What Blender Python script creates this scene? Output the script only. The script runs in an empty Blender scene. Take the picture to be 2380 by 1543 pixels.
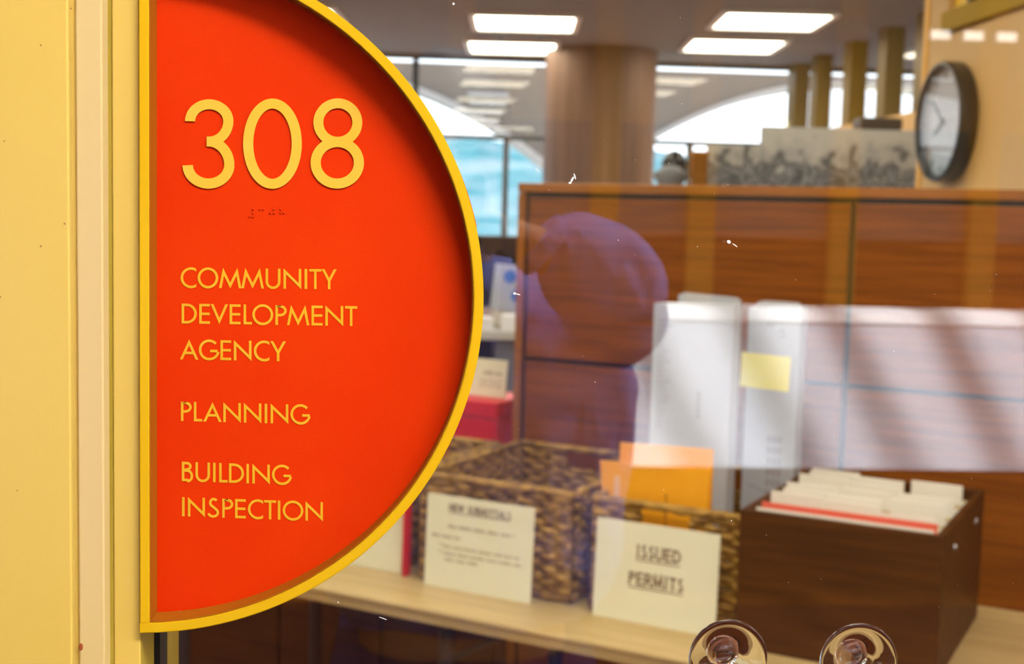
import bpy, bmesh, math, random
import numpy as np
from mathutils import Vector, Matrix
random.seed(7)
sc = bpy.context.scene
col = sc.collection

# ------------------------------------------------------------------ camera
F, CX, CY = 3000.0, 1190.0, 771.5            # focal length and centre for a 2380 x 1543 frame
_n = np.array([1000 - CX, -(485 - CY), -F]); _n /= np.linalg.norm(_n)
_r = math.radians(1.1)
_u = np.array([math.sin(_r), math.cos(_r), 0.0]); _u -= _n * (_u @ _n); _u /= np.linalg.norm(_u)
BM = np.array([np.cross(_n, _u), _n, _u])
CAM = np.array([0.0, -0.78, 1.55])
cd = bpy.data.cameras.new('camera'); cam = bpy.data.objects.new('camera', cd); col.objects.link(cam)
cd.sensor_width = 36.0; cd.lens = F / 2380 * 36.0; cd.clip_start = 0.005; cd.clip_end = 2000
m4 = Matrix.Identity(4)
for i in range(3):
    for j in range(3): m4[i][j] = BM[i, j]
    m4[i][3] = CAM[i]
cam.matrix_world = m4
cd.dof.use_dof = True; cd.dof.focus_distance = 0.74; cd.dof.aperture_fstop = 10.5
sc.camera = cam

def at(x, y, Y):
    d = BM @ np.array([x - CX, -(y - CY), -F]); t = (Y - CAM[1]) / d[1]
    return Vector(CAM + t * d)

# ------------------------------------------------------------------ light, exposure
sc.view_settings.view_transform = 'Standard'; sc.view_settings.look = 'None'
sc.view_settings.exposure = 0.0; sc.view_settings.gamma = 1.0; sc.view_settings.use_curve_mapping = False
w = bpy.data.worlds.new('sky'); sc.world = w; w.use_nodes = True
wn = w.node_tree.nodes; wl = w.node_tree.links; wn.clear()
wo = wn.new('ShaderNodeOutputWorld'); wb = wn.new('ShaderNodeBackground')
wt = wn.new('ShaderNodeTexCoord'); ws = wn.new('ShaderNodeSeparateXYZ'); wr = wn.new('ShaderNodeValToRGB')
wl.new(wt.outputs['Generated'], ws.inputs[0]); wl.new(ws.outputs['Z'], wr.inputs[0])
wr.color_ramp.elements[0].position = 0.0; wr.color_ramp.elements[0].color = (0.86, 0.95, 1.0, 1)
wr.color_ramp.elements[1].position = 0.9; wr.color_ramp.elements[1].color = (0.62, 0.74, 1.0, 1)
wl.new(wr.outputs[0], wb.inputs['Color']); wb.inputs['Strength'].default_value = 3.4
wl.new(wb.outputs[0], wo.inputs['Surface'])
sd = bpy.data.lights.new('sun', 'SUN'); sd.energy = 62.0; sd.angle = math.radians(3.0); sd.color = (0.97, 0.97, 1.0)
so = bpy.data.objects.new('sun', sd); col.objects.link(so)
so.rotation_euler = Vector((0.36, -0.62, -0.70)).to_track_quat('-Z', 'Y').to_euler()

# ------------------------------------------------------------------ materials
MATS = {}
def _mat(name):
    m = bpy.data.materials.new(name); m.use_nodes = True
    MATS[name] = m
    return m, m.node_tree.nodes, m.node_tree.links
def hx(r, g, b):
    f = lambda c: (c / 255 / 12.92) if c / 255 <= 0.04045 else ((c / 255 + 0.055) / 1.055) ** 2.4
    return (f(r), f(g), f(b), 1)
def mix(a, b, t): return tuple(a[i] * (1 - t) + b[i] * t for i in range(3)) + (1,)
def paint(name, c, c2=None, rough=0.5, scale=6.0, stretch=(1, 1, 1), bump=0.0, bscale=200.0, bdist=0.002, metal=0.0, spec=0.35, detail=3.0, coat=0.0):
    m, n, l = _mat(name); b = n['Principled BSDF']
    b.inputs['Roughness'].default_value = rough; b.inputs['Metallic'].default_value = metal
    b.inputs['Specular IOR Level'].default_value = spec; b.inputs['Coat Weight'].default_value = coat
    tc = n.new('ShaderNodeTexCoord'); mp = n.new('ShaderNodeMapping'); mp.inputs['Scale'].default_value = stretch
    l.new(tc.outputs['Object'], mp.inputs[0])
    nz = n.new('ShaderNodeTexNoise'); nz.inputs['Scale'].default_value = scale; nz.inputs['Detail'].default_value = detail
    l.new(mp.outputs[0], nz.inputs['Vector'])
    cr = n.new('ShaderNodeValToRGB'); cr.color_ramp.elements[0].position = 0.35; cr.color_ramp.elements[1].position = 0.65
    cr.color_ramp.elements[0].color = c; cr.color_ramp.elements[1].color = c2 or c
    l.new(nz.outputs['Fac'], cr.inputs[0]); l.new(cr.outputs[0], b.inputs['Base Color'])
    if bump:
        n2 = n.new('ShaderNodeTexNoise'); n2.inputs['Scale'].default_value = bscale
        l.new(mp.outputs[0], n2.inputs['Vector'])
        bp = n.new('ShaderNodeBump'); bp.inputs['Strength'].default_value = bump; bp.inputs['Distance'].default_value = bdist
        l.new(n2.outputs['Fac'], bp.inputs['Height']); l.new(bp.outputs[0], b.inputs['Normal'])
    return m
def wood(name, c, c2, rough=0.4, stretch=(1.2, 14, 22), scale=3.0, spec=.2):
    return paint(name, c, c2, rough, scale, stretch, bump=0.15, bscale=12, detail=6, spec=spec)
def emit(name, c, s):
    m, n, l = _mat(name); n.remove(n['Principled BSDF'])
    e = n.new('ShaderNodeEmission'); e.inputs[0].default_value = c; e.inputs[1].default_value = s
    l.new(e.outputs[0], n['Material Output'].inputs[0]); return m
def pane(name, ior, tint=(1, 1, 1, 1)):
    m, n, l = _mat(name); n.remove(n['Principled BSDF'])
    t = n.new('ShaderNodeBsdfTransparent'); t.inputs[0].default_value = tint
    g = n.new('ShaderNodeBsdfGlossy'); g.inputs['Roughness'].default_value = 0.0
    f0 = ((ior - 1) / (ior + 1)) ** 2
    lw = n.new('ShaderNodeLayerWeight'); lw.inputs['Blend'].default_value = 0.5
    pw = n.new('ShaderNodeMath'); pw.operation = 'POWER'; pw.inputs[1].default_value = 5.0; l.new(lw.outputs['Facing'], pw.inputs[0])
    f = n.new('ShaderNodeMath'); f.operation = 'MULTIPLY_ADD'; f.inputs[1].default_value = 1 - f0; f.inputs[2].default_value = f0; l.new(pw.outputs[0], f.inputs[0])
    x = n.new('ShaderNodeMixShader'); l.new(f.outputs[0], x.inputs[0]); l.new(t.outputs[0], x.inputs[1]); l.new(g.outputs[0], x.inputs[2])
    l.new(x.outputs[0], n['Material Output'].inputs[0]); return m
def clear(name, ior=1.46):
    m, n, l = _mat(name); n.remove(n['Principled BSDF'])
    g = n.new('ShaderNodeBsdfGlass'); g.inputs['IOR'].default_value = ior; g.inputs['Roughness'].default_value = 0.01
    l.new(g.outputs[0], n['Material Output'].inputs[0]); return m

cream = paint('cream_yellow_paint', (0.4756, 0.3238, 0.0613, 1), (0.4920, 0.3438, 0.0866, 1), 0.42, 3.0, (1, 1, .7), bump=0.05, bscale=300, spec=.2)
paint('pale_peach_paint', (0.4560, 0.3344, 0.1292, 1), (0.4712, 0.3496, 0.1748, 1), 0.42, 3.0, (1, 1, .7), spec=.2)
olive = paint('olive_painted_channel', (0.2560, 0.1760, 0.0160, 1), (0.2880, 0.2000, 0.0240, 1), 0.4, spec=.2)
gold = paint('golden_yellow_enamel', (0.4800, 0.2760, 0.0024, 1), (0.4960, 0.2960, 0.0048, 1), 0.4, 10, spec=.12)
red_or = paint('orange_red_sign_face', (0.4560, 0.0198, 0.0004, 1), (0.4712, 0.0243, 0.0004, 1), 0.5, 14, bump=0.06, bscale=900, spec=.05)
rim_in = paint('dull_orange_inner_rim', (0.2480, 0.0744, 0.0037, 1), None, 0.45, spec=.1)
let_y = paint('yellow_letter_vinyl', (0.4960, 0.2680, 0.0096, 1), (0.5120, 0.2880, 0.0160, 1), 0.4, 60, spec=.1)
dig_y = paint('pale_yellow_raised_digit', (0.5200, 0.3120, 0.0240, 1), (0.5280, 0.3280, 0.0360, 1), 0.4, 60, spec=.15)
black = paint('black_rubber', (0.006, 0.006, 0.008, 1), None, 0.5)
blackp = paint('black_plastic', (0.010, 0.010, 0.012, 1), None, 0.3)
glass_m = pane('door_glass', 1.76)
winglass = pane('window_glass', 1.45)
clearp = clear('clear_plastic')
walnut = wood('brown_office_wood', (0.15, 0.040, 0.003, 1), (0.24, 0.068, 0.005, 1))
walnut2 = wood('light_wood_edging', (0.25, 0.085, 0.008, 1), (0.31, 0.11, 0.012, 1))
darkwood = wood('dark_stained_box_wood', (0.040, 0.013, 0.002, 1), (0.075, 0.025, 0.004, 1), 0.5, spec=.15)
groove = paint('dark_groove', (0.02, 0.010, 0.004, 1), None, 0.6)
tabletop_m = wood('pale_maple_laminate', (0.42, 0.31, 0.135, 1), (0.50, 0.375, 0.18, 1), 0.35, (1.0, 10, 10))
steel_d = paint('dark_grey_metal_leg', (0.035, 0.036, 0.045, 1), None, 0.35, metal=0.4)
ivory = paint('ivory_card_stock', (0.74, 0.74, 0.55, 1), (0.78, 0.78, 0.59, 1), 0.6, 5)
ink = paint('brown_printed_ink', (0.12, 0.05, 0.018, 1), None, 0.7)
ink_g = paint('faded_grey_brown_ink', (0.34, 0.27, 0.15, 1), None, 0.7)
wick = paint('woven_seagrass', (0.13, 0.06, 0.010, 1), (0.44, 0.26, 0.05, 1), 0.7, 30, (1, 1, 2.5))
white_p = paint('white_plan_paper', (0.38, 0.41, 0.46, 1), (0.42, 0.45, 0.50, 1), 0.6, 8)
greyink = paint('grey_pencil_ink', (0.30, 0.30, 0.34, 1), None, 0.7)
note_m = paint('yellow_sticky_note_paper', (0.83, 0.78, 0.22, 1), None, 0.6)
env_m = paint('orange_envelope_paper', (0.86, 0.38, 0.010, 1), (0.90, 0.42, 0.014, 1), 0.55, 9)
manila = paint('manila_folder_card', (0.62, 0.50, 0.30, 1), None, 0.6)
tab_m = paint('pale_folder_tab', (0.80, 0.78, 0.70, 1), None, 0.55)
pink_m = paint('red_pink_folder_card', (0.78, 0.14, 0.09, 1), None, 0.55)
red_m = paint('red_painted_box', (0.58, 0.005, 0.006, 1), (0.65, 0.008, 0.008, 1), 0.4)
chrome = paint('silver_metal', (0.25, 0.25, 0.27, 1), None, 0.3, metal=1.0)
ceil_m = paint('grey_brown_ceiling_plaster', (0.122, 0.122, 0.136, 1), (0.135, 0.134, 0.148, 1), 0.8, 30)
tan_m = paint('tan_wall_panel', (0.60, 0.38, 0.15, 1), (0.64, 0.42, 0.18, 1), 0.6, 2)
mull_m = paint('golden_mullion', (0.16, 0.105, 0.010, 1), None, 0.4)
mull_y = paint('bright_gold_mullion', (0.80, 0.42, 0.04, 1), None, 0.4)
colm = paint('brown_column_plaster', (0.095, 0.052, 0.033, 1), (0.15, 0.085, 0.058, 1), 0.6, 3, (6, 6, .3))
darkframe = paint('dark_window_frame', (0.05, 0.06, 0.06, 1), None, 0.4)
sillw = paint('grey_lower_wall', (0.35, 0.33, 0.30, 1), None, 0.7)
floor_m = paint('brown_red_floor', (0.16, 0.05, 0.03, 1), (0.18, 0.06, 0.035, 1), 0.6, 4)
extfloor = paint('red_brown_corridor_floor', (0.10, 0.035, 0.022, 1), None, 0.9, 4, spec=0.0)
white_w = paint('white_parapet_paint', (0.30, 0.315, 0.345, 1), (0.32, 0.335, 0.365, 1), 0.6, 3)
coping_m = paint('white_coping', (0.93, 0.93, 0.93, 1), None, 0.4)
arc_m = paint('sandy_grey_arcade', (0.15, 0.13, 0.105, 1), None, 0.8, 3)
arch_t = paint('pale_arch_edge', (0.34, 0.33, 0.31, 1), None, 0.8)
grey_l = paint('light_grey_counter', (0.58, 0.58, 0.56, 1), None, 0.5)
grey_d = paint('grey_partition_panel', (0.16, 0.165, 0.18, 1), None, 0.6)
shirt_m = paint('lilac_blue_shirt_cloth', (0.26, 0.30, 0.86, 1), (0.30, 0.34, 0.90, 1), 0.8, 8, (1, .5, .5), bump=1.0, bscale=16, bdist=.06)
jean_m = paint('blue_trouser_cloth', (0.03, 0.045, 0.20, 1), (0.05, 0.07, 0.28, 1), 0.8, 8)
skin_m = paint('skin', (0.62, 0.33, 0.22, 1), None, 0.5)
hair_m = paint('dark_hair', (0.03, 0.02, 0.015, 1), None, 0.5)
amber = paint('amber_yellow_panel', (0.90, 0.58, 0.01, 1), None, 0.4)
lamp = emit('fluorescent_diffuser', (1.0, 0.90, 0.68, 1), 12.5)
lampfr = paint('white_lamp_frame', (0.7, 0.72, 0.70, 1), None, 0.5)
beige_d = paint('beige_panel', (0.55, 0.50, 0.42, 1), None, 0.6)

def mural_mat():
    m, n, l = _mat('black_and_white_landscape_print'); b = n['Principled BSDF']; b.inputs['Roughness'].default_value = 0.5
    tc = n.new('ShaderNodeTexCoord'); sp = n.new('ShaderNodeSeparateXYZ'); l.new(tc.outputs['Object'], sp.inputs[0])
    nz = n.new('ShaderNodeTexNoise'); nz.inputs['Scale'].default_value = 14; nz.inputs['Detail'].default_value = 5
    l.new(tc.outputs['Object'], nz.inputs['Vector'])
    a = n.new('ShaderNodeMath'); a.operation = 'MULTIPLY_ADD'; a.inputs[1].default_value = 0.95; l.new(nz.outputs['Fac'], a.inputs[0])
    s = n.new('ShaderNodeMath'); s.operation = 'MULTIPLY_ADD'; s.inputs[1].default_value = 2.1; s.inputs[2].default_value = -0.28; l.new(sp.outputs['Z'], s.inputs[0]); l.new(s.outputs[0], a.inputs[2])
    cr = n.new('ShaderNodeValToRGB'); e = cr.color_ramp.elements
    e[0].position = 0.28; e[0].color = (0.16, 0.20, 0.23, 1); e[1].position = 0.93; e[1].color = (0.60, 0.60, 0.55, 1)
    for p, c in ((0.40, (0.03, 0.04, 0.05, 1)), (0.50, (0.22, 0.23, 0.26, 1)), (0.57, (0.025, 0.03, 0.035, 1)), (0.64, (0.30, 0.31, 0.33, 1)), (0.70, (0.04, 0.045, 0.05, 1)), (0.77, (0.42, 0.42, 0.40, 1))):
        k = e.new(p); k.color = c
    l.new(a.outputs[0], cr.inputs[0]); l.new(cr.outputs[0], b.inputs['Base Color']); return m
mural_m = mural_mat()
def hill_mat():
    m, n, l = _mat('hazy_green_hillside'); b = n['Principled BSDF']; b.inputs['Roughness'].default_value = 1.0; b.inputs['Specular IOR Level'].default_value = 0.0
    tc = n.new('ShaderNodeTexCoord'); nz = n.new('ShaderNodeTexNoise'); nz.inputs['Scale'].default_value = 0.16; nz.inputs['Detail'].default_value = 5
    l.new(tc.outputs['Object'], nz.inputs['Vector'])
    cr = n.new('ShaderNodeValToRGB'); e = cr.color_ramp.elements
    e[0].position = 0.35; e[0].color = (0.010, 0.050, 0.060, 1); e[1].position = 0.62; e[1].color = (0.050, 0.078, 0.086, 1)
    l.new(nz.outputs['Fac'], cr.inputs[0]); l.new(cr.outputs[0], b.inputs['Base Color']); return m
hill_m = hill_mat()

# ------------------------------------------------------------------ mesh helpers
def obj(name, bm, m, parent=None, smooth=False, loc=None, rotz=0.0):
    me = bpy.data.meshes.new(name); bm.to_mesh(me); bm.free()
    for mm in (m if isinstance(m, (list, tuple)) else [m]): me.materials.append(mm)
    if smooth:
        for p in me.polygons: p.use_smooth = True
    o = bpy.data.objects.new(name, me); col.objects.link(o)
    if parent: o.parent = parent
    if loc is not None: o.location = loc
    if rotz: o.rotation_euler[2] = rotz
    return o
def tag(o, label, cat, group=None):
    o['label'] = label; o['category'] = cat
    if group: o['group'] = group
    return o
def thing(name, label, cat, loc=(0, 0, 0), rotz=0.0, group=None):
    o = bpy.data.objects.new(name, None); col.objects.link(o); o.empty_display_size = 0.05
    o.location = loc; o.rotation_euler = (0, 0, rotz)
    return tag(o, label, cat, group)
def struct(name, bm=None, m=None, loc=(0, 0, 0)):
    if bm is None:
        o = bpy.data.objects.new(name, None); col.objects.link(o); o.location = loc
    else: o = obj(name, bm, m, loc=loc)
    o['kind'] = 'structure'; return o
def B(lo, hi, bev=0.0, bm=None, seg=2):
    bm = bm or bmesh.new(); lo = Vector(lo); hi = Vector(hi)
    vs = [bm.verts.new((x, y, z)) for x in (lo.x, hi.x) for y in (lo.y, hi.y) for z in (lo.z, hi.z)]
    fs = [(0, 1, 3, 2), (4, 6, 7, 5), (0, 4, 5, 1), (2, 3, 7, 6), (0, 2, 6, 4), (1, 5, 7, 3)]
    faces = [bm.faces.new([vs[i] for i in f]) for f in fs]
    if bev: bmesh.ops.bevel(bm, geom=list({e for f in faces for e in f.edges}), offset=bev, segments=seg, profile=0.5, affect='EDGES')
    return bm
def prism(pts, y0, y1, bm=None):
    """closed outline of (x, z) points extruded along y"""
    bm = bm or bmesh.new()
    a = [bm.verts.new((x, y0, z)) for x, z in pts]; b = [bm.verts.new((x, y1, z)) for x, z in pts]
    bm.faces.new(a); bm.faces.new(b[::-1]); n = len(pts)
    for i in range(n): bm.faces.new((a[i], b[i], b[(i + 1) % n], a[(i + 1) % n]))
    bmesh.ops.recalc_face_normals(bm, faces=bm.faces); return bm
def lathe(prof, seg=48, bm=None, axis='y'):
    """profile of (radius, height) turned about an axis"""
    bm = bm or bmesh.new(); rings = []
    def P(r, h, a):
        c, s = r * math.cos(a), r * math.sin(a)
        return {'y': (c, h, s), 'z': (c, s, h), 'x': (h, c, s)}[axis]
    for r, h in prof:
        if r < 1e-7: rings.append([bm.verts.new(P(0, h, 0))])
        else: rings.append([bm.verts.new(P(r, h, 2 * math.pi * k / seg)) for k in range(seg)])
    for a, b in zip(rings, rings[1:]):
        for k in range(seg):
            k2 = (k + 1) % seg
            if len(a) == 1 and len(b) > 1: bm.faces.new((a[0], b[k], b[k2]))
            elif len(b) == 1 and len(a) > 1: bm.faces.new((a[k], b[0], a[k2]))
            elif len(a) > 1: bm.faces.new((a[k], b[k], b[k2], a[k2]))
    bmesh.ops.recalc_face_normals(bm, faces=bm.faces); return bm
def tube(p, q, r, seg=12, bm=None):
    bm = bm or bmesh.new(); p = Vector(p); q = Vector(q); d = (q - p).normalized()
    x = d.orthogonal().normalized(); y = d.cross(x)
    A = [bm.verts.new(p + r * (x * math.cos(t) + y * math.sin(t))) for t in [2 * math.pi * k / seg for k in range(seg)]]
    Q = [bm.verts.new(q + r * (x * math.cos(t) + y * math.sin(t))) for t in [2 * math.pi * k / seg for k in range(seg)]]
    for k in range(seg): bm.faces.new((A[k], A[(k + 1) % seg], Q[(k + 1) % seg], Q[k]))
    bm.faces.new(A[::-1]); bm.faces.new(Q); return bm

# 2-D strokes -> ribbons
def ribbon(pts, s, closed=False):
    pts = [Vector(p) for p in pts]; n = len(pts); L = []; R = []
    for i in range(n):
        a = pts[i - 1] if (i or closed) else None; b = pts[(i + 1) % n] if (i < n - 1 or closed) else None
        d1 = (pts[i] - a).normalized() if a is not None else None
        d2 = (b - pts[i]).normalized() if b is not None else None
        if d1 is None: d1 = d2
        if d2 is None: d2 = d1
        t = (d1 + d2)
        t = t.normalized() if t.length > 1e-6 else d1
        nrm = Vector((-t.y, t.x)); k = max(0.28, nrm.dot(Vector((-d1.y, d1.x))))
        L.append(pts[i] + nrm * (s / 2 / k)); R.append(pts[i] - nrm * (s / 2 / k))
    m = n if closed else n - 1
    return [(L[i], R[i], R[(i + 1) % n], L[(i + 1) % n]) for i in range(m)]
def arc(cx, cy, rx, ry, a0, a1, n=28):
    return [(cx + rx * math.cos(math.radians(a0 + (a1 - a0) * i / n)), cy + ry * math.sin(math.radians(a0 + (a1 - a0) * i / n))) for i in range(n + 1)]
def clip_poly(q, ax, v, keep_less):
    out = []
    for i in range(len(q)):
        a, b = q[i], q[(i + 1) % len(q)]
        ia = (a[ax] <= v) == keep_less; ib = (b[ax] <= v) == keep_less
        if ia: out.append(a)
        if ia != ib:
            t = (v - a[ax]) / (b[ax] - a[ax]); out.append(a + (b - a) * t)
    return out
def glyph(ch, wd, s):
    h = s / 2; Q = []; clips = []
    add = lambda pts, closed=False: Q.extend(ribbon(pts, s, closed))
    if ch == 'I': add([(wd / 2, 0), (wd / 2, 1)])
    elif ch == 'L': add([(h, 1), (h, h), (wd, h)])
    elif ch == 'T': add([(0, 1 - h), (wd, 1 - h)]); add([(wd / 2, 0), (wd / 2, 1 - h)])
    elif ch == 'E': add([(wd, 1 - h), (h, 1 - h), (h, h), (wd, h)]); add([(h, .5), (wd * .97, .5)])
    elif ch == 'N': add([(h, 0), (h, .87), (wd - h, .13), (wd - h, 1)])
    elif ch == 'M': add([(.02, -.1), (.19 * wd, .82), (wd / 2, .13), (.81 * wd, .82), (wd - .02, -.1)]); clips = [(1, 0, False)]
    elif ch == 'V': add([(-.0, 1.1), (wd / 2, .15), (wd, 1.1)]); clips = [(1, 1, True)]
    elif ch == 'W': add([(-.02, 1.1), (.27 * wd, .17), (wd / 2, .85), (.73 * wd, .17), (wd + .02, 1.1)]); clips = [(1, 1, True)]
    elif ch == 'A': add([(0.01, -.1), (wd / 2, .86), (wd - .01, -.1)]); add([(.22 * wd, .33), (.78 * wd, .33)]); clips = [(1, 0, False)]
    elif ch == 'Y': add([(0.0, 1.1), (wd / 2, .42), (wd, 1.1)]); add([(wd / 2, 0), (wd / 2, .45)]); clips = [(1, 1, True)]
    elif ch == 'U':
        r = wd / 2 - h; add([(h, 1)] + arc(wd / 2, r + h - .02, r, r, 180, 360, 20) + [(wd - h, 1)])
    elif ch == 'O': add(arc(wd / 2, .5, wd / 2 - h, .525 - h, 0, 360, 48)[:-1], True)
    elif ch == 'C': add(arc(.525, .5, .525 - h, .525 - h, 25, 335, 40)); clips = [(0, wd, True)]
    elif ch == 'G':
        r = .525 - h; c = wd - .43
        add(arc(.525, .5, r, r, 44, 348, 40)); add([(wd * .6, .45), (wd * .985, .45)])
    elif ch == 'D': add([(h, h), (h, 1 - h), (wd * .35, 1 - h)] + arc(wd * .35, .5, wd * .65 - h, .5 - h, 88, -88, 24) + [(wd * .35, h)], True)
    elif ch == 'P':
        r = .285; add([(h, 0), (h, 1 - h), (wd - r, 1 - h)] + arc(wd - r - h, 1 - h - r + h, r, r - h, 85, -85, 20) + [(h, 1 - 2 * r + h)])
    elif ch == 'R':
        r = .285; add([(h, 0), (h, 1 - h), (wd * .5, 1 - h)] + arc(wd - r - h, 1 - h - r + h, r, r - h, 85, -85, 20) + [(h, 1 - 2 * r + h)]); add([(wd * .45, .45), (wd, 0)])
    elif ch == 'B':
        add([(h, 1 - h), (wd * .45, 1 - h)] + arc(wd * .45, .775, wd * .42 - h, .225 - h, 88, -88, 16) + [(h, .55)])
        add([(h, .55), (wd * .5, .55)] + arc(wd * .5, .275, wd * .5 - h, .275, 88, -88, 18)[1:-1] + [(wd * .5, h), (h, h)]); add([(h, 0), (h, 1)])
    elif ch == 'S':
        add(arc(wd * .53, .755, wd * .40 - h, .265 - h, 38, 240, 20) + [(wd * .52, .52)] + arc(wd * .47, .255, wd * .5 - h, .275 - h, 55, -165, 24))
    out = []
    for q in Q:
        q = list(q)
        for ax, v, kl in clips:
            q = clip_poly(q, ax, v, kl)
            if len(q) < 3: break
        if len(q) >= 3: out.append(q)
    return out
def emboss(bm, quads, fn, thick0=Vector((0, -0.0006, 0)), k0=0):
    """quads of 2-D points mapped by fn to 3-D, front face raised by thick, with side walls"""
    for iq, q in enumerate(quads):
        thick = thick0 * (1 + (k0 + (iq if k0 else 0)) * .01)
        b = [fn(p) for p in q]; f = [p + thick for p in b]
        vb = [bm.verts.new(p) for p in b]; vf = [bm.verts.new(p) for p in f]
        try: bm.faces.new(vf)
        except ValueError: continue
        for i in range(len(q)):
            j = (i + 1) % len(q)
            if (f[i] - f[j]).length > 1e-7: bm.faces.new((vb[i], vb[j], vf[j], vf[i]))
    bmesh.ops.recalc_face_normals(bm, faces=bm.faces)

# ================================================================== STRUCTURE
CEIL = 2.60; FARY = 8.2; XR = 2.47; NX = 1.515
struct('floor', B((-4.2, .0, -.1), (9, FARY + .2, 0)), floor_m)
struct('ceiling', B((-4.2, .0, CEIL), (9, FARY + .3, CEIL + .12)), ceil_m)
struct('wall_left', B((-4.3, 0, 0), (-4.2, FARY + .2, CEIL)), tan_m)
# stepped jamb beside the glass
t = struct('trim_1')
obj('outer_casing', B((-1.6, -.064, 0), (at(163, 771, -.064).x, .06, 2.7), .0010), cream, t)
obj('recessed_joint', B((-.1975, -.0578, 0), (-.190, .05, 2.7)), cream, t)
obj('stop_strip', B((at(179, 771, -.060).x, -.060, 0), (-.1782, .05, 2.7), .0010), MATS['pale_peach_paint'], t)
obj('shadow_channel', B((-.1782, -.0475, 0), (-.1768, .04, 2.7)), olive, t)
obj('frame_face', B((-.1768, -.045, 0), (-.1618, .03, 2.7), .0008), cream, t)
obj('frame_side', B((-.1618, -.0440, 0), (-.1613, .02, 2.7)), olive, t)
c = at(188, 1503, -.0602); o = obj('paint_chip', lathe([(0, -.0006), (.0010, -.0004), (.0012, 0)], 14), paint('rust_red_chip', (.24, .05, .012, 1)), t, loc=c); o.scale = (1, 1, 1.8); o['label'] = 'small rust red paint drip'
bm = bmesh.new()
for x, y in ((95, 105), (10, 328), (150, 520), (40, 1140), (95, 572), (165, 20), (1, 690)):
    p = at(x, y, -.0642); lathe([(0, -.0001), (.0004 + random.random() * .0003, 0)], 8, bm)
    for v in bm.verts[-9:] if False else []: pass
    for v in list(bm.verts)[-9:]: v.co += p
o = obj('wear_speck', bm, paint('brown_speck', (.25, .12, .03, 1)), t); o['kind'] = 'stuff'

# glass pane with gasket
g = struct('window_1')
obj('gasket', B((-.1612, -.010, 0), (-.1578, .012, 2.7)), black, g)
obj('glass_pane', B((-.158, 0, .02), (3.4, .006, 2.7)), glass_m, g)
# inner side wall of the frame behind the glass
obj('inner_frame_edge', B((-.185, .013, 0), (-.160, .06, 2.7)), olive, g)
bm = bmesh.new()
def speck(x, y, r, st=1.0, rot=0.0):
    p = at(x, y, -.0004)
    n0 = len(bm.verts); lathe([(0, -.00025), (r, 0)], 8, bm)
    bm.verts.ensure_lookup_table()
    for v in bm.verts[n0:]:
        c = v.co.copy(); c.x *= st
        v.co = Vector((c.x * math.cos(rot) - c.z * math.sin(rot), c.y, c.x * math.sin(rot) + c.z * math.cos(rot))) + p
for k in range(70):
    x, y = random.uniform(1130, 2370), random.uniform(5, 1420)
    speck(x, y, random.uniform(.00009, .00024))
for x, y, r, s, q in ((1330, 417, .0006, 3.2, 1.1), (1336, 410, .0004, 5, 1.9), (1325, 425, .0006, 1.5, 0), (1694, 562, .0010, 1.3, -.5), (1708, 570, .0003, 7, -.55), (1196, 682, .0007, 1.3, 0), (1204, 684, .0003, 5, -.2), (1054, 9, .0007, 1, 0), (1249, 396, .0002, 10, -.9), (786, 1400, .0005, 1, 0), (890, 1437, .0002, 14, -.35), (1700, 1210, .0003, 1, 0)):
    speck(x, y, r, s, q)
o = obj('dust_speck', bm, paint('pale_dust', (.8, .8, .8, 1)), g); o['kind'] = 'stuff'
struct('wall_front', B((3.4, -.05, 0), (9, .06, 2.7)), cream)

# far window wall
def far_wall():
    wl_ = struct('wall_back', B((-4.2, FARY, 0), (9, FARY + .15, 1.0)), sillw)
    wn_ = struct('window_2')
    obj('transom_bar', B((-4.2, FARY, 2.035), (9, FARY + .05, 2.065)), darkframe, wn_)
    obj('head_bar', B((-4.2, FARY, 2.57), (9, FARY + .06, 2.60)), darkframe, wn_)
    obj('sill_bar', B((-4.2, FARY, 1.0), (9, FARY + .08, 1.03)), darkframe, wn_)
    for x in (-3.3, -2.2, -1.17, -.117, 3.6, 4.7, 5.8): obj('mullion', B((x - .02, FARY, 2.06), (x + .02, FARY + .05, 2.58)), darkframe, wn_)
    for x in (-3.0, -1.7, -.55, .515, 1.80, 3.1, 4.2, 5.3): obj('mullion', B((x - .02, FARY, 1.03), (x + .02, FARY + .05, 2.04)), darkframe, wn_)
    obj('glass_pane', B((-4.2, FARY + .02, 1.03), (9, FARY + .026, 2.57)), winglass, wn_)
far_wall()
# right wall with the clerestory
wr_ = struct('wall_right', B((XR, 3.3, 0), (XR + .12, FARY, 2.11)), tan_m)
w3 = struct('window_3')
for y0, y1 in ((8.02, 8.2), (7.52, 7.66), (6.84, 6.98), (6.24, 6.38), (5.68, 5.82), (5.1, 5.24), (4.5, 4.64), (3.9, 4.04), (3.3, 3.44)):
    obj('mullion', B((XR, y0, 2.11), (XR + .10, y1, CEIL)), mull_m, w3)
obj('glass_pane', B((XR + .05, 3.3, 2.11), (XR + .056, FARY, CEIL)), winglass, w3)
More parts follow.
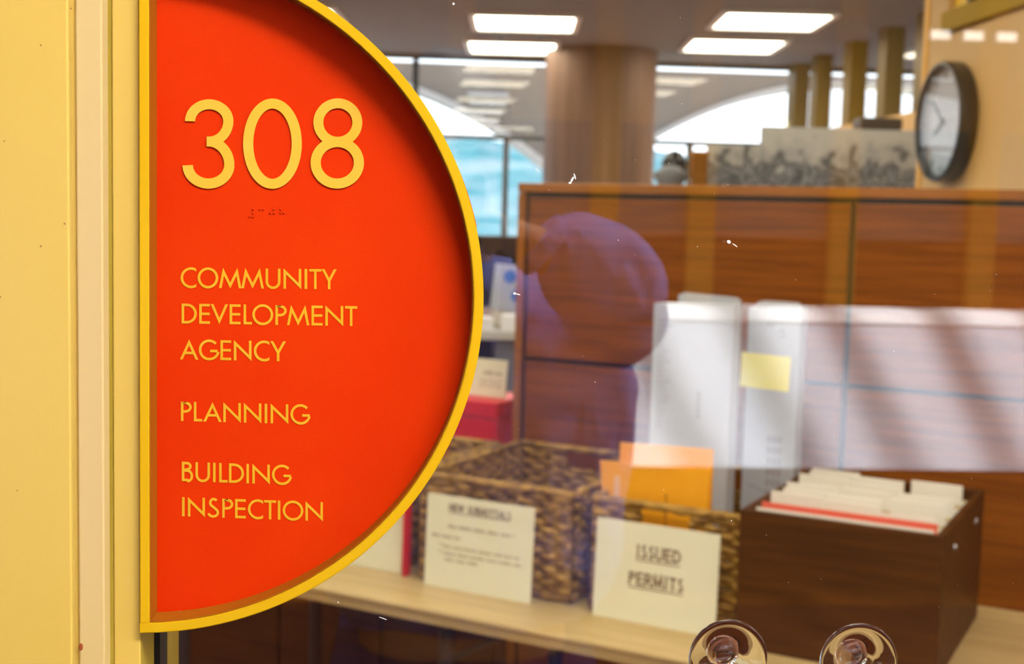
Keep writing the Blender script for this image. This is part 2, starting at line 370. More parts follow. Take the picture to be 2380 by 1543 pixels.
# near wall that carries the clock
nw = struct('wall_side')
obj('wall_panel', B((NX, .1, 0), (NX + .12, 3.17, 2.10)), tan_m, nw)
obj('wall_panel', B((NX, 3.02, 2.10), (NX + .12, 3.17, CEIL)), tan_m, nw)
obj('wall_panel', B((NX, .1, 2.10), (NX + .12, 2.70, CEIL)), tan_m, nw)
obj('corner_bead', B((NX - .006, 3.155, 0), (NX + .12, 3.19, CEIL), .003), mull_y, nw)
w5 = struct('window_4')
obj('rail', B((NX - .02, 1.2, 2.105), (NX + .05, 3.02, 2.165), .004), paint('olive_gold_rail', (.36, .23, .012, 1), None, .6, spec=.1), w5)
obj('amber_pane', B((NX + .02, 2.88, 2.165), (NX + .04, 3.02, CEIL)), amber, w5)
obj('amber_pane', B((NX + .02, 2.70, 2.165), (NX + .04, 2.86, CEIL)), amber, w5)
obj('divider', B((NX, 2.857, 2.165), (NX + .05, 2.883, CEIL)), black, w5)
# round column
c = struct('column', lathe([(.365, 0), (.365, CEIL)], 64, axis='z'), colm, loc=(1.10, 7.75, 0))
for p in c.data.polygons: p.use_smooth = True
# arcade outside the windows
def arcade():
    Y0, Y1, TOP = 10.5, 10.9, 2.80
    # circle through three points seen on the left arch, repeated
    def circ(a, b, c):
        ax, ay = a; bx, by = b; cx, cy = c
        d = 2 * (ax * (by - cy) + bx * (cy - ay) + cx * (ay - by))
        ux = ((ax * ax + ay * ay) * (by - cy) + (bx * bx + by * by) * (cy - ay) + (cx * cx + cy * cy) * (ay - by)) / d
        uy = ((ax * ax + ay * ay) * (cx - bx) + (bx * bx + by * by) * (ax - cx) + (cx * cx + cy * cy) * (bx - ax)) / d
        return ux, uy, math.hypot(ax - ux, ay - uy)
    P = 5.13; XC = 1.28 - P / 2; R = 3.69; ZC = -.91
    a = struct('wall_arcade')
    zb = -1.0
    for k in range(-1, 3):
        xc = XC + k * P
        th = math.acos(min(1, (P / 2 - .10) / R)); pts = []
        N = 40
        for i in range(N + 1):
            tt = th + (math.pi - 2 * th) * i / N
            pts.append((xc + R * math.cos(tt), ZC + R * math.sin(tt)))
        spr = pts[0][1]
        for (p0, p1) in zip(pts, pts[1:]): pass
        bm = bmesh.new()
        for yy in (Y0, Y1):
            for p0, p1 in zip(pts, pts[1:]):
                bm.faces.new([bm.verts.new((x, yy, z)) for x, z in (p0, p1, (p1[0], TOP), (p0[0], TOP))])
        for x0, x1 in ((xc - P / 2, xc - P / 2 + .10), (xc + P / 2 - .10, xc + P / 2)):
            B((x0, Y0, zb), (x1, Y1, TOP), bm=bm)
        obj('arch_wall', bm, arc_m, a)
        bm = bmesh.new()
        pin = [(xc + (R - .05) * math.cos(th + (math.pi - 2 * th) * i / N), ZC + (R - .05) * math.sin(th + (math.pi - 2 * th) * i / N)) for i in range(N + 1)]
        for (p0, p1, q0, q1) in zip(pts, pts[1:], pin, pin[1:]):
            v = [bm.verts.new((x, yy, z)) for yy in (Y0 - .03, Y1 + .03) for x, z in (p0, p1, q1, q0)]
            for f in ((0, 1, 2, 3), (4, 7, 6, 5), (3, 2, 6, 7), (0, 4, 5, 1)): bm.faces.new([v[i] for i in f])
        bmesh.ops.recalc_face_normals(bm, faces=bm.faces)
        obj('arch_trim', bm, arch_t, a)
    for k in range(4): obj('vent_slat', B((.30 + .02 * k, Y0 - .05, 2.52 - k * .075), (.66 - .03 * k, Y0 - .01, 2.555 - k * .075)), arch_t, a)
    struct('floor', B((-4.2, FARY + .2, -.2), (9, 10.9, -.05)), arc_m)
arcade()
# hillside beyond
bm = bmesh.new(); NXh, NYh = 40, 14; grid = []
for j in range(NYh + 1):
    row = []
    for i in range(NXh + 1):
        x = -60 + 160 * i / NXh; y = 14 + 110 * j / NYh; f = j / NYh
        row.append(bm.verts.new((x, y, -7 + 14.5 * f ** 1.2 + .8 * math.sin(x * .11 + 1) * f + .5 * math.sin(x * .31 + j))))
    grid.append(row)
for j in range(NYh):
    for i in range(NXh): bm.faces.new((grid[j][i], grid[j][i + 1], grid[j + 1][i + 1], grid[j + 1][i]))
o = struct('hillside', bm, hill_m)

# corridor outside the glass (seen reflected)
struct('floor', B((-3.5, -4.2, -.1), (12, -.08, 0)), extfloor)
struct('floor', B((-3.5, -12, -.1), (12, -8.0, 0)), extfloor)
struct('floor', B((-3.5, -12, -4.1), (12, -.08, -4.0)), extfloor)
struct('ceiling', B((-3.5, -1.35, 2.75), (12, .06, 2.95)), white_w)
struct('wall_left', B((-3.6, -12, 0), (-3.5, -.08, 3.6)), cream)
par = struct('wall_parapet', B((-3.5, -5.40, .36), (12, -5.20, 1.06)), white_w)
bm = bmesh.new(); cp = [(-5.46, 1.06), (-5.46, 1.12), (-5.215, 1.12), (-5.192, 1.07), (-5.192, 1.06)]
a_ = [bm.verts.new((-3.5, y, z)) for y, z in cp]; b_ = [bm.verts.new((12, y, z)) for y, z in cp]
bm.faces.new(a_); bm.faces.new(b_[::-1])
for i in range(5): bm.faces.new((a_[i], b_[i], b_[(i + 1) % 5], a_[(i + 1) % 5]))
bmesh.ops.recalc_face_normals(bm, faces=bm.faces)
obj('coping', bm, coping_m, par)
def facade():
    Y = -8.5; a = struct('wall_opposite')
    xs = [-3.0, -1.9, -.85, .2, 1.24, 1.94, 2.98, 4.01, 5.05, 6.1, 7.2]
    for x in xs: obj('mullion', B((x - .10, Y, 0), (x + .10, Y + .12, 3.2), .01), mull_y, a)
    for x0, x1 in zip(xs, xs[1:]):
        obj('upper_panel', B((x0 + .1, Y, 2.2), (x1 - .1, Y + .05, 3.2)), tan_m, a)
        obj('window_blind', B((x0 + .1, Y, 1.4), (x1 - .1, Y + .02, 2.20)), paint('grey_window_blind', (.30, .28, .24, 1)) if 'grey_window_blind' not in MATS else MATS['grey_window_blind'], a)
        obj('lower_panel', B((x0 + .1, Y, -.02), (x1 - .1, Y + .04, 1.40)), walnut, a)
    obj('lower_storey', B((-3.5, -8.06, -4), (12, -8.0, -.0)), walnut, a)
    obj('roof_slab', B((-3.5, Y - .6, 3.2), (12, Y + .5, 3.45)), white_w, a)
facade()
struct('ceiling', B((-3.5, -12, 3.75), (12, -3.5, 3.95)), tan_m)  # roof added out of view, lets sun in only through the skylight gap
struct('sun_block_fascia', B((-3.5, -1.39, 2.75), (12, -1.351, 3.95)), tan_m)  # unseen fascia added to keep the sun off the corridor floor
sk = struct('skylight_frame')
for i, x in enumerate(np.arange(-6.0, 6.5, .50)):
    wdt = .08 + .05 * ((i * 37) % 5) / 5
    obj('skylight_bar', B((x, -3.6, 3.75), (x + wdt, -1.39, 3.83)), white_w, sk)

def added_corridor_light(x, y, label):  # lamp added out of view to brighten the jamb, sign and shirt
    t = thing('added_corridor_light', label, 'ceiling light', (x, y, 2.75), 0, 'added corridor lights')
    obj('housing', B((-.62, -.17, -.05), (.62, .17, -.001), .004), lampfr, t)
    obj('diffuser', B((-.60, -.15, -.062), (.60, .15, -.051), .003), clamp, t)
small_l = emit('small_lamp_diffuser', (1.0, 0.95, 0.85, 1), 6.5)
clamp = emit('added_corridor_diffuser', (1.0, 0.96, 0.90, 1), 80.0)
added_corridor_light(.66, -1.10, 'added corridor light outside the glass, out of view, nearer the sign')
added_corridor_light(2.9, -1.10, 'added corridor light outside the glass, out of view, farther from the sign')
for nm_, x_ in (('left', 3.56), ('middle', 3.80), ('right', 4.04)):
    t = thing('strip_light', nm_ + ' small strip light of the opposite gallery, reflected in the glass above the clock', 'light', (x_, -8.3, 2.845), 0, 'small strip lights of the opposite gallery')
    obj('housing', B((-.075, -.03, -.02), (.075, .05, .05), .004), lampfr, t); obj('diffuser', B((-.07, .05, -.016), (.07, .056, .045)), small_l, t)
# ================================================================== THE SIGN
def sign():
    X0, Z0, R, W = -.1610, 1.4965, .1922, .0057
    YF, YB, YP = -.050, -.006, -.0312
    s = thing('room_sign', 'half round orange red room sign with golden yellow rim beside the glass', 'sign', (X0, 0, Z0))
    N = 120
    def half(r, x0): 
        t0 = math.asin(min(1, x0 / r)) if x0 else 0
        return [(r * math.sin(t0 + (math.pi - 2 * t0) * i / N), r * math.cos(t0 + (math.pi - 2 * t0) * i / N)) for i in range(N + 1)]
    # curved rim
    def band(ro, ri, x0, y0, y1, name, m):
        po, pi_ = [(max(0, ro * math.sin(math.pi * i / N)), ro * math.cos(math.pi * i / N)) for i in range(N + 1)], [(max(0, ri * math.sin(math.pi * i / N)), ri * math.cos(math.pi * i / N)) for i in range(N + 1)]
        bm = bmesh.new()
        A = [bm.verts.new((x, y0, z)) for x, z in po]; Bv = [bm.verts.new((x, y0, z)) for x, z in pi_]
        Cv = [bm.verts.new((x, y1, z)) for x, z in po]; Dv = [bm.verts.new((x, y1, z)) for x, z in pi_]
        for i in range(N):
            fs = [bm.faces.new((A[i], A[i + 1], Bv[i + 1], Bv[i])), bm.faces.new((A[i], Cv[i], Cv[i + 1], A[i + 1])), bm.faces.new((Bv[i], Bv[i + 1], Dv[i + 1], Dv[i])), bm.faces.new((Cv[i], Dv[i], Dv[i + 1], Cv[i + 1]))]
        bm.faces.new((A[0], Bv[0], Dv[0], Cv[0])); bm.faces.new((A[N], Cv[N], Dv[N], Bv[N]))
        bmesh.ops.recalc_face_normals(bm, faces=bm.faces)
        es = [e for e in bm.edges if all(abs(v.co.y - y0) < 1e-6 for v in e.verts) and (e.verts[0] in A and e.verts[1] in A or e.verts[0] in Bv and e.verts[1] in Bv)]
        bmesh.ops.bevel(bm, geom=es, offset=.0005, segments=2, affect='EDGES')
        return obj(name, bm, m, s)
    band(R, R - W, 0, YF, YB, 'curved_rim', gold)
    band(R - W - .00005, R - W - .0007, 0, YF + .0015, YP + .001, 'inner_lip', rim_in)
    obj('straight_rim', B((0, YF + .0004, -R + W), (.0053, YB, R - W), .0005), gold, s)
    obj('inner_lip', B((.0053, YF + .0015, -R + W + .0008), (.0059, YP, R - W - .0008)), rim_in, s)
    pts = [(x + .004, z) for x, z in [((R - .003) * math.sin(math.pi * i / N), (R - .003) * math.cos(math.pi * i / N)) for i in range(N + 1)] if x < R - .008]
    obj('face_plate', prism(pts, YP, YB - .001), red_or, s)
    # raised digits
    org = Vector((X0, 0, Z0)); y0 = YP
    def zpx(p): return at(400 + p[0] / 4.8208, 200 + p[1] / 4.8208, y0) - org
    def digit(strokes, name='digit'):
        bm = bmesh.new()
        for ks, (pts, wdt, cl) in enumerate(strokes): emboss(bm, ribbon(pts, wdt, cl), lambda p: zpx((p.x, p.y)), Vector((0, -.0009 - .00003 * ks, 0)))
        obj(name, bm, dig_y, s)
    def A2(cx, cy, rx, ryt, ryb, a0, a1, n=60):   # y grows downwards; angle 90 = top
        o_ = []
        for i in range(n + 1):
            a = math.radians(a0 + (a1 - a0) * i / n); ss = math.sin(a)
            o_.append((cx + rx * math.cos(a), cy - ss * (ryt if ss > 0 else ryb)))
        return o_
    digit([(A2(418, 395, 214, 190, 227, 180, -90) + [(390, 622)], 112, False), (A2(410, 887, 233, 265, 205, -180, 0, 40)[::1], 114, False), (A2(410, 887, 233, 265, 205, 90, 0, 40), 112, False)])
    digit([(A2(1126, 646, 272, 449, 449, 0, 360, 90)[:-1], 112, True)])
    digit([(A2(1858, 409, 218, 215, 215, 0, 360, 80)[:-1], 110, True), (A2(1852, 860, 242, 232, 232, 0, 360, 80)[:-1], 113, True)])
    # printed lines: letter, left and right edge; baseline height at the left and the right; cap height
    L2 = (400, 600, 5.1739); L3 = (400, 910, 4.8217)
    LINES = [
        (L2, [('C', 103, 290), ('O', 308, 555), ('M', 570, 828), ('M', 838, 1098), ('U', 1125, 1303), ('N', 1340, 1553), ('I', 1593, 1625), ('T', 1650, 1795), ('Y', 1803, 1975)], (230, 355), (1888, 372), 240),
        (L2, [('D', 115, 297), ('E', 327, 455), ('V', 470, 667), ('E', 692, 823), ('L', 860, 960), ('O', 965, 1216), ('P', 1243, 1378), ('M', 1387, 1645), ('E', 1677, 1810), ('N', 1843, 2058), ('T', 2080, 2226)], (130, 784), (2148, 815), 239),
        (L2, [('A', 97, 313), ('G', 322, 550), ('E', 582, 710), ('N', 743, 955), ('C', 983, 1170), ('Y', 1185, 1365)], (110, 1216), (1275, 1238), 239),
        (L3, [('P', 100, 220), ('L', 245, 337), ('A', 352, 553), ('N', 575, 770), ('N', 805, 1000), ('I', 1038, 1066), ('N', 1105, 1302), ('G', 1327, 1547)], (115, 328), (1118, 355), 217),
        (L3, [('B', 110, 235), ('U', 263, 424), ('I', 460, 488), ('L', 528, 622), ('D', 638, 805), ('I', 834, 861), ('N', 900, 1095), ('G', 1120, 1335)], (125, 1002), (913, 1029), 216),
        (L3, [('I', 112, 140), ('N', 178, 368), ('S', 397, 530), ('P', 563, 685), ('E', 707, 825), ('C', 850, 1020), ('T', 1032, 1165), ('I', 1185, 1213), ('O', 1240, 1470), ('N', 1495, 1690)], (125, 1395), (1510, 1445), 213)]
    for (ox, oy, k), letters, b0, b1, cap in LINES:
        sl = (b1[1] - b0[1]) / (b1[0] - b0[0])
        row = bpy.data.objects.new('lettering_row', None); col.objects.link(row); row.parent = s
        for ch, xa, xb in letters:
            bm = bmesh.new()
            for iq, q in enumerate(glyph(ch, (xb - xa) / cap, .125 if ch != 'I' else (xb - xa) / cap)):
                emboss(bm, [q], lambda p: at(ox + (xa + p.x * cap) / k, oy + (b0[1] + (xa + p.x * cap - b0[0]) * sl - p.y * cap) / k, y0) - org, Vector((0, -.00025, 0)), iq)
            obj('letter', bm, let_y, row)
    # braille
    for x, y in ((908, 1383), (908, 1424), (866, 1466), (905, 1468), (984, 1382), (1022, 1383), (1140, 1383), (1098, 1425), (1140, 1425), (1215, 1383), (1216, 1425), (1256, 1425)):
        p = zpx((x, y)); r = .00075
        obj('braille_dot', lathe([(r * math.cos(a), -r * .9 * math.sin(a)) for a in [0, .35, .7, 1.05, 1.35]] + [(0, -r * .9)], 12), red_or, s, smooth=True, loc=p)
    o = obj('paper_scrap', B((-.002, -.0004, -.0002), (.002, .0, .0002)), white_p, s, loc=at(424, 1421, YP - .001) - org); o['label'] = 'tiny white scrap on the lower lip'
    for x, y in ((1062, 0),): pass
sign()

# suction cups on the inner face of the glass
def cup(x, y, label):
    p = at(x, y, .007)
    s = thing('suction_cup', label, 'suction cup', (p.x, .0062, p.z), 0, 'suction cups on the glass')
    R = .0253
    obj('cup_disc', lathe([(0, .0038), (.010, .0030), (.018, .0016), (.0235, .0004), (R - .0004, 0), (R, .0004), (R, .0014), (R - .0006, .0020), (.0215, .0030), (.016, .0048), (.011, .0066), (.0085, .0085), (0, .0088)], 64), clearp, s, smooth=True)
    obj('knob', lathe([(0, .0088), (.0062, .0089), (.0060, .0110), (.0088, .0122), (.0090, .0160), (.0072, .0178), (.0048, .0172), (.0040, .0150), (0, .0148)], 48), clearp, s, smooth=True)
cup(1692, 1530, 'clear plastic suction cup on the glass in front of the ivory permit card and basket')
cup(1995, 1538, 'clear plastic suction cup on the glass in front of the dark wooden file box')

# ================================================================== TABLE AND WHAT STANDS ON IT
ROT = math.radians(-32); U = Vector((math.cos(ROT), math.sin(ROT), 0)); V = Vector((-math.sin(ROT), math.cos(ROT), 0)); O = Vector((.12, 1.89, 0))
def T(u, v, z): return O + U * u + V * v + Vector((0, 0, z))
TZ = .74
tb = thing('folding_table', 'long folding table with pale maple top under the baskets', 'table', T(0, 0, 0), ROT)
obj('tabletop', B((-.86, -.15, TZ - .012), (1.12, .515, TZ), .004), tabletop_m, tb)
obj('edge_band', B((-.855, -.145, TZ - .032), (1.115, .51, TZ - .012), .002), tabletop_m, tb)
def leg(u, v):
    obj('leg', tube((u, v, 0), (u, v, TZ - .033), .018, 16), steel_d, tb)
for u, v in ((-.045, -.055), (-.045, .47), (1.05, -.03), (1.05, .47), (-.78, -.055), (-.78, .47)): leg(u, v)
obj('brace', tube((-.045, -.03, .60), (.15, .2, TZ - .04), .008), steel_d, tb)
obj('cross_bar', tube((-.045, -.055, .15), (-.045, .47, .15), .010), steel_d, tb)
obj('apron', B((-.80, .02, TZ - .075), (.95, .04, TZ - .033)), steel_d, tb)

SERIF = {'I': .36, 'S': .56, 'U': .74, 'E': .64, 'D': .74, 'P': .62, 'R': .70, 'M': .92, 'T': .66, 'N': .76, 'W': 1.0, 'B': .66, 'A': .74, 'L': .62}
def serif_line(bm, text, xc, z, h, y, under=True, s=.17, gap=.12, cx=.86):
    wtot = sum((SERIF[c] if c != ' ' else .45) + gap for c in text) - gap; x = xc - wtot * h * cx / 2
    x00 = x
    for ch in text:
        if ch == ' ': x += (.45 + gap) * h * cx; continue
        wd = SERIF[ch]
        qs = glyph(ch, wd, s)
        feet = {'I': (.5,), 'P': (.12,), 'R': (.12,), 'T': (.5,), 'M': (.04, .96), 'N': (.1,), 'A': (.02, .98)}.get(ch, ())
        for f in feet: qs += ribbon([(f * wd - .17, .035), (f * wd + .17, .035)], .07)
        if ch in 'IMNU':
            for f in {'I': (.5,), 'M': (.2, .8), 'N': (.1, .9), 'U': (.1, .9)}[ch]: qs += ribbon([(f * wd - .17, .965), (f * wd + .17, .965)], .07)
        for q in qs: emboss(bm, [q], lambda p: Vector((x + p.x * h * cx, y, z + p.y * h)), Vector((0, -.0003, 0)))
        x += (wd + gap) * h * cx
    if under: B((x00, y - .0003, z - h * .24), (x - gap * h, y, z - h * .15), bm=bm)
def scribble_line(bm, x0, x1, z, h, y):
    x = x0
    while x < x1:
        wl_ = random.uniform(.018, .035); xe = min(x1, x + wl_)
        k = x
        while k < xe - .001:
            cw = random.uniform(.0022, .0038); hh = h * random.choice((.65, .65, .7, 1.0))
            B((k, y - .0003, z), (min(xe, k + cw * .75), y, z + hh), bm=bm); k += cw
        x = xe + .005
def card(u, v, label, title=None, body=None, wdt=.26, ht=.2, z=TZ, lean=.05):
    t = thing('notice_card', label, 'card', T(u, v, z), ROT)
    t.rotation_euler = (-lean, 0, ROT); t.rotation_mode = 'XYZ'
    obj('sheet', B((-wdt / 2, 0, 0), (wdt / 2, .0025, ht), .0004), ivory, t)
    if title:
        bm = bmesh.new()
        for txt, xc, zz, h in title: serif_line(bm, txt, xc, zz, h, -.0002)
        obj('heading', bm, ink, t)
    if body:
        bm = bmesh.new()
        for x0, x1, zz, h in body: scribble_line(bm, x0, x1, zz, h, -.0002)
        obj('small_print', bm, ink_g, t)
card(-.007, -.004, 'ivory notice card with several lines of small print on the left woven basket', [('NEW SUBMITTALS', .0, .168, .016)], [(-.075, .085, .132, .007), (-.115, -.045, .109, .007), (-.095, -.090, .092, .006), (-.085, .10, .088, .0055), (-.095, -.090, .077, .006), (-.085, .105, .073, .0055), (-.08, .0, .060, .0055)])
card(.392, .002, 'ivory card reading issued permits on the basket beside the wooden box', [('ISSUED', .005, .131, .026), ('PERMITS', .003, .076, .026)])
card(-.352, .036, 'ivory card half hidden behind the lower rim of the round sign', None, [(-.1, .10, .142, .006), (-.11, .11, .125, .006)])

def basket(u0, u1, v0, v1, h, label, seed):
    rnd = random.Random(seed)
    t = thing('wicker_basket', label, 'basket', T((u0 + u1) / 2, (v0 + v1) / 2, TZ), ROT, 'woven baskets on the table')
    hw, hd = (u1 - u0) / 2, (v1 - v0) / 2
    def wall(p, q, nx, hole):
        p = Vector(p); q = Vector(q); L = (q - p).length; d = (q - p) / L; nrm = Vector(nx)
        bm = bmesh.new(); rows = 17; rh = h / rows; n = int(L / .008)
        for r in range(rows):
            zc = rh * (r + .5) + .006; ph = math.pi * (r % 2); j = rnd.uniform(-.4, .4)
            prev = None
            for i in range(n + 1):
                s = L * i / n
                if hole and abs(s - L / 2) < .052 and h * .80 < zc < h * .95: prev = None; continue
                off = .0045 * math.sin(s / .030 * math.pi + ph + j) + rnd.uniform(-.0012, .0012)
                cz = zc + rnd.uniform(-.0015, .0015) + .002 * math.sin(s * 40 + j * 9)
                ctr = p + d * s + nrm * off; ring = []
                for k in range(6):
                    a = 2 * math.pi * k / 6; ring.append(bm.verts.new(ctr + nrm * (.0052 * math.cos(a)) + Vector((0, 0, cz + rh * .62 * math.sin(a)))))
                if prev:
                    for k in range(6): bm.faces.new((prev[k], ring[k], ring[(k + 1) % 6], prev[(k + 1) % 6]))
                prev = ring
        bmesh.ops.recalc_face_normals(bm, faces=bm.faces)
        o = obj('weave', bm, wick, t, smooth=True); o['kind'] = 'stuff'
    wall((-hw, -hd, 0), (hw, -hd, 0), (0, -1, 0), True); wall((-hw, hd, 0), (hw, hd, 0), (0, 1, 0), True)
    wall((-hw, -hd, 0), (-hw, hd, 0), (-1, 0, 0), False); wall((hw, -hd, 0), (hw, hd, 0), (1, 0, 0), False)
    bm = bmesh.new(); c = [(-hw, -hd), (hw, -hd), (hw, hd), (-hw, hd)]
    for (a, b) in zip(c, c[1:] + c[:1]): tube((a[0], a[1], h), (b[0], b[1], h), .0085, 10, bm)
    obj('braided_rim', bm, wick, t, smooth=True)
    obj('bottom_panel', B((-hw, -hd, .002), (hw, hd, .008)), wick, t)
    return t
basket(-.172, .196, .035, .50, .232, 'woven basket behind the ivory card with small print', 1)
basket(.243, .555, .035, .50, .232, 'woven basket holding orange envelopes and white plan sets', 2)
basket(-.63, -.235, .06, .50, .22, 'woven basket mostly hidden behind the round sign', 3)
o = tag(obj('red_folder', B((-.004, -.012, 0), (.004, .012, .17), .001), red_m, loc=T(-.205, .032, TZ + .0), rotz=ROT), 'thin red folder upright between two woven baskets', 'folder')

# envelopes in the right basket
def sheet_thing(name, label, cat, u0, u1, v, z0, z1, th, m, tilt=0.0, group=None):
    t = thing(name, label, cat, T((u0 + u1) / 2, v, z0), ROT, group)
    hw = (u1 - u0) / 2; h = z1 - z0
    obj('sheet', prism([(-hw, 0), (hw, 0), (hw, h), (-hw + tilt, h - .008)], -th / 2, th / 2), m, t)
    return t, hw, h
t, hw, h = sheet_thing('envelope', 'front orange envelope standing in the right woven basket', 'envelope', .258, .467, .095, TZ + .012, 1.046, .006, env_m, -.030, 'orange envelopes')
bm = B((-hw + .004, -.0036, h - .10), (-hw + .016, -.003, h - .035)); obj('label_sticker', bm, paint('peach_label', (.85, .55, .35, 1)), t)['label'] = 'pale narrow address label'
bm = bmesh.new()
for k in range(12): B((hw - .094 + .004 * random.random(), -.0036, h - .16 + k * .0085), (hw - .088, -.003, h - .155 + k * .0085), bm=bm)
obj('printed_line', bm, ink, t)
t, hw, h = sheet_thing('envelope', 'rear orange envelope rising above the front one in the basket', 'envelope', .262, .464, .118, TZ + .012, 1.084, .006, env_m, 0, 'orange envelopes')

# white plan sets
t, hw, h = sheet_thing('plan_set', 'wide white plan set standing at the back of the right basket', 'papers', .262, .442, .30, TZ + .012, 1.366, .05, white_p)
obj('back_sheet', prism([(-hw + .03, 0), (hw - .004, 0), (hw - .004, h + .005), (hw - .015, h + .011), (-hw + .05, h + .016), (-hw + .035, h + .010)], .028, .034), white_p, t)
bm = bmesh.new()
for k in range(22):
    zz = h - .045 - k * .011
    B((-hw + .012, -.0256, zz), (-hw + .012 + random.uniform(.012, .034), -.0251, zz + .004), bm=bm)
for k in range(5): B((hw - .075, -.0256, h - .20 - k * .012), (hw - .066, -.0251, h - .193 - k * .012), bm=bm)
B((-hw + .06, -.0256, .12), (-hw + .062, -.0251, .30), bm=bm)
obj('printed_text', bm, greyink, t)
t, hw, h = sheet_thing('plan_set', 'narrow white plan set with a yellow sticky note behind the wooden box', 'papers', .436, .552, .42, TZ + .012, 1.360, .05, white_p)
obj('top_fold', prism([(-hw + .012, h - .002), (hw - .008, h - .002), (hw - .02, h + .006), (-hw + .02, h + .007)], -.022, .022), white_p, t)
bm = bmesh.new()
for k in range(7):
    for x0 in (.0, .012, .024): B((x0 - .004, -.0256, h - .30 - k * .024), (x0 + .004, -.0251, h - .284 - k * .024), bm=bm)
for pts in ([(-.02, h - .055), (-.012, h - .035), (-.006, h - .05), (.002, h - .032)], [(.008, h - .06), (.02, h - .05), (.024, h - .065), (.012, h - .07)], [(-.045, h - .40), (-.03, h - .40), (-.01, h - .408), (.03, h - .40)], [(-.045, h - .455), (-.035, h - .462), (-.02, h - .458), (.0, h - .468)]):
    b2 = bmesh.new(); emboss(b2, ribbon(pts, .003), lambda p: Vector((p.x, -.0251, p.y)), Vector((0, -.0004, 0))); obj('pen_stroke', b2, greyink, t)
obj('printed_text', bm, greyink, t)
p = T(.4775, .42, 1.177) - V * .0262
bm = B((-.055, -.0008, 0), (.055, 0, .076)); o = tag(obj('sticky_note', bm, note_m, loc=p, rotz=ROT), 'pale yellow sticky note stuck on the narrow white plan set', 'note'); o.rotation_euler[1] = .03

# wooden file box and folders
bu0, bu1, bv0, bv1, bh = .572, .940, -.03, .43, .265
bx = thing('file_box', 'dark brown open wooden box full of file folders on the table', 'box', T(bu0, bv0, TZ), ROT)
W_, D_ = bu1 - bu0, bv1 - bv0; th = .014
obj('front_panel', B((0, 0, 0), (W_, th, bh), .002), darkwood, bx)
obj('back_panel', B((0, D_ - th, 0), (W_, D_, bh), .002), darkwood, bx)
obj('side_panel', B((0, th, 0), (th, D_ - th, bh), .002), darkwood, bx)
obj('side_panel', B((W_ - th, th, 0), (W_, D_ - th, bh), .002), darkwood, bx)
obj('bottom_panel', B((th, th, .004), (W_ - th, D_ - th, .012)), darkwood, bx)
for v in (.12, .36): obj('screw_cap', lathe([(.0075, 0), (.0070, .003), (.004, .0045), (0, .0046)], 20, axis='x'), chrome, bx, loc=(W_, v, bh - .045))['label'] = 'silver metal screw cap'
nf = 13
ORD = 'first second third fourth fifth sixth seventh eighth ninth tenth eleventh twelfth thirteenth fourteenth fifteenth sixteenth seventeenth eighteenth nineteenth twentieth twenty-first twenty-second'.split()
for k in range(nf):
    v = .028 + k * (D_ - .06) / (nf - 1); kind = 'pink' if k in (1,) else 'tan'
    lab = 'red pink file folder nearest the front of the wooden box' if k == 1 else ('low white file folder against the front panel of the wooden box' if k == 0 else 'pale file folder with %s tab, %s folder from the front of the wooden box' % (('left', 'middle', 'right')[k % 3], ORD[k]))
    t = thing('file_folder', lab, 'folder', T(bu0, bv0 + v, TZ + .014), ROT, None if k == 1 else 'file folders in the wooden box')
    hb = (bh - .010 if k == 1 else bh - .012 if k == 0 else bh - .034) + random.uniform(-.003, .003); ti = k % 3; tw = (W_ - .05) / 3; x0 = .018 + random.uniform(0, .006)
    cols = (manila, tab_m, manila, ivory)[k % 4]
    obj('folder_body', B((x0, 0, 0), (x0 + W_ - .045, .0045, hb)), pink_m if k == 1 else tab_m if k == 0 else cols, t)
    if k > 1:
        xt = x0 + ti * tw
        obj('tab', B((xt, -.002, hb - .012), (xt + tw * .95, .002, hb + .032 + random.uniform(-.004, .004)), .001), tab_m, t)
        if k % 2: obj('second_tab', B((x0 + ((ti + 1) % 3) * tw, .004, hb - .012), (x0 + ((ti + 1) % 3) * tw + tw * .95, .007, hb + .028), .001), tab_m, t)

# wooden partition behind the table
pz = 1.622; pv = .62; pu0 = -.262; pu1 = 1.16
pt = thing('wooden_partition', 'tall brown wooden partition of panels standing behind the table', 'partition', T(0, pv, 0), ROT)
obj('backing', B((pu0 + .004, .012, 0), (pu1, .05, pz - .004)), groove, pt)
obj('top_rail', B((pu0, -.006, pz - .024), (pu1, .055, pz), .003), walnut2, pt)
obj('side_post', B((pu0, -.004, 0), (pu0 + .020, .054, pz - .025), .003), walnut2, pt)
for a, b in ((pu0 + .032, .590), (.604, pu1)):
    for z0, z1 in ((.10, 1.164), (1.176, pz - .036)):
        obj('panel', B((a, 0, z0), (b, .014, z1), .002), walnut, pt)
obj('kick_board', B((pu0 + .03, .004, 0), (pu1, .014, .095)), groove, pt)

# low cabinet to the left, with red box and card on it
lc = thing('low_cabinet', 'low dark wooden cabinet at the left behind the table', 'cabinet', T(-.29, .62, 0), ROT)
obj('carcass', B((-1.1, .02, .05), (-.01, .42, .86)), darkwood, lc)
for k in range(3): obj('door', B((-1.09 + k * .36, 0, .07), (-1.09 + k * .36 + .35, .018, .84), .002), darkwood, lc)
obj('top', B((-1.12, -.01, .86), (0, .44, .885), .003), walnut, lc)
rb = thing('red_box', 'red metal box standing on the low cabinet left of the partition', 'box', T(-.365, .72, .887), ROT)
obj('box_body', B((-.25, 0, 0), (.0, .20, .095), .003), red_m, rb)
obj('lid', B((-.253, -.004, .097), (.003, .204, .142), .004), red_m, rb)
t = card(-.45, .80, 'small ivory card standing on top of the red box', [('NOTICE', 0, .070, .012)] if False else None, [(-.01, .05, .062, .010), (-.02, .05, .045, .004), (-.02, .05, .036, .004), (-.02, .05, .027, .004)], .13, .105, 1.030, .12)

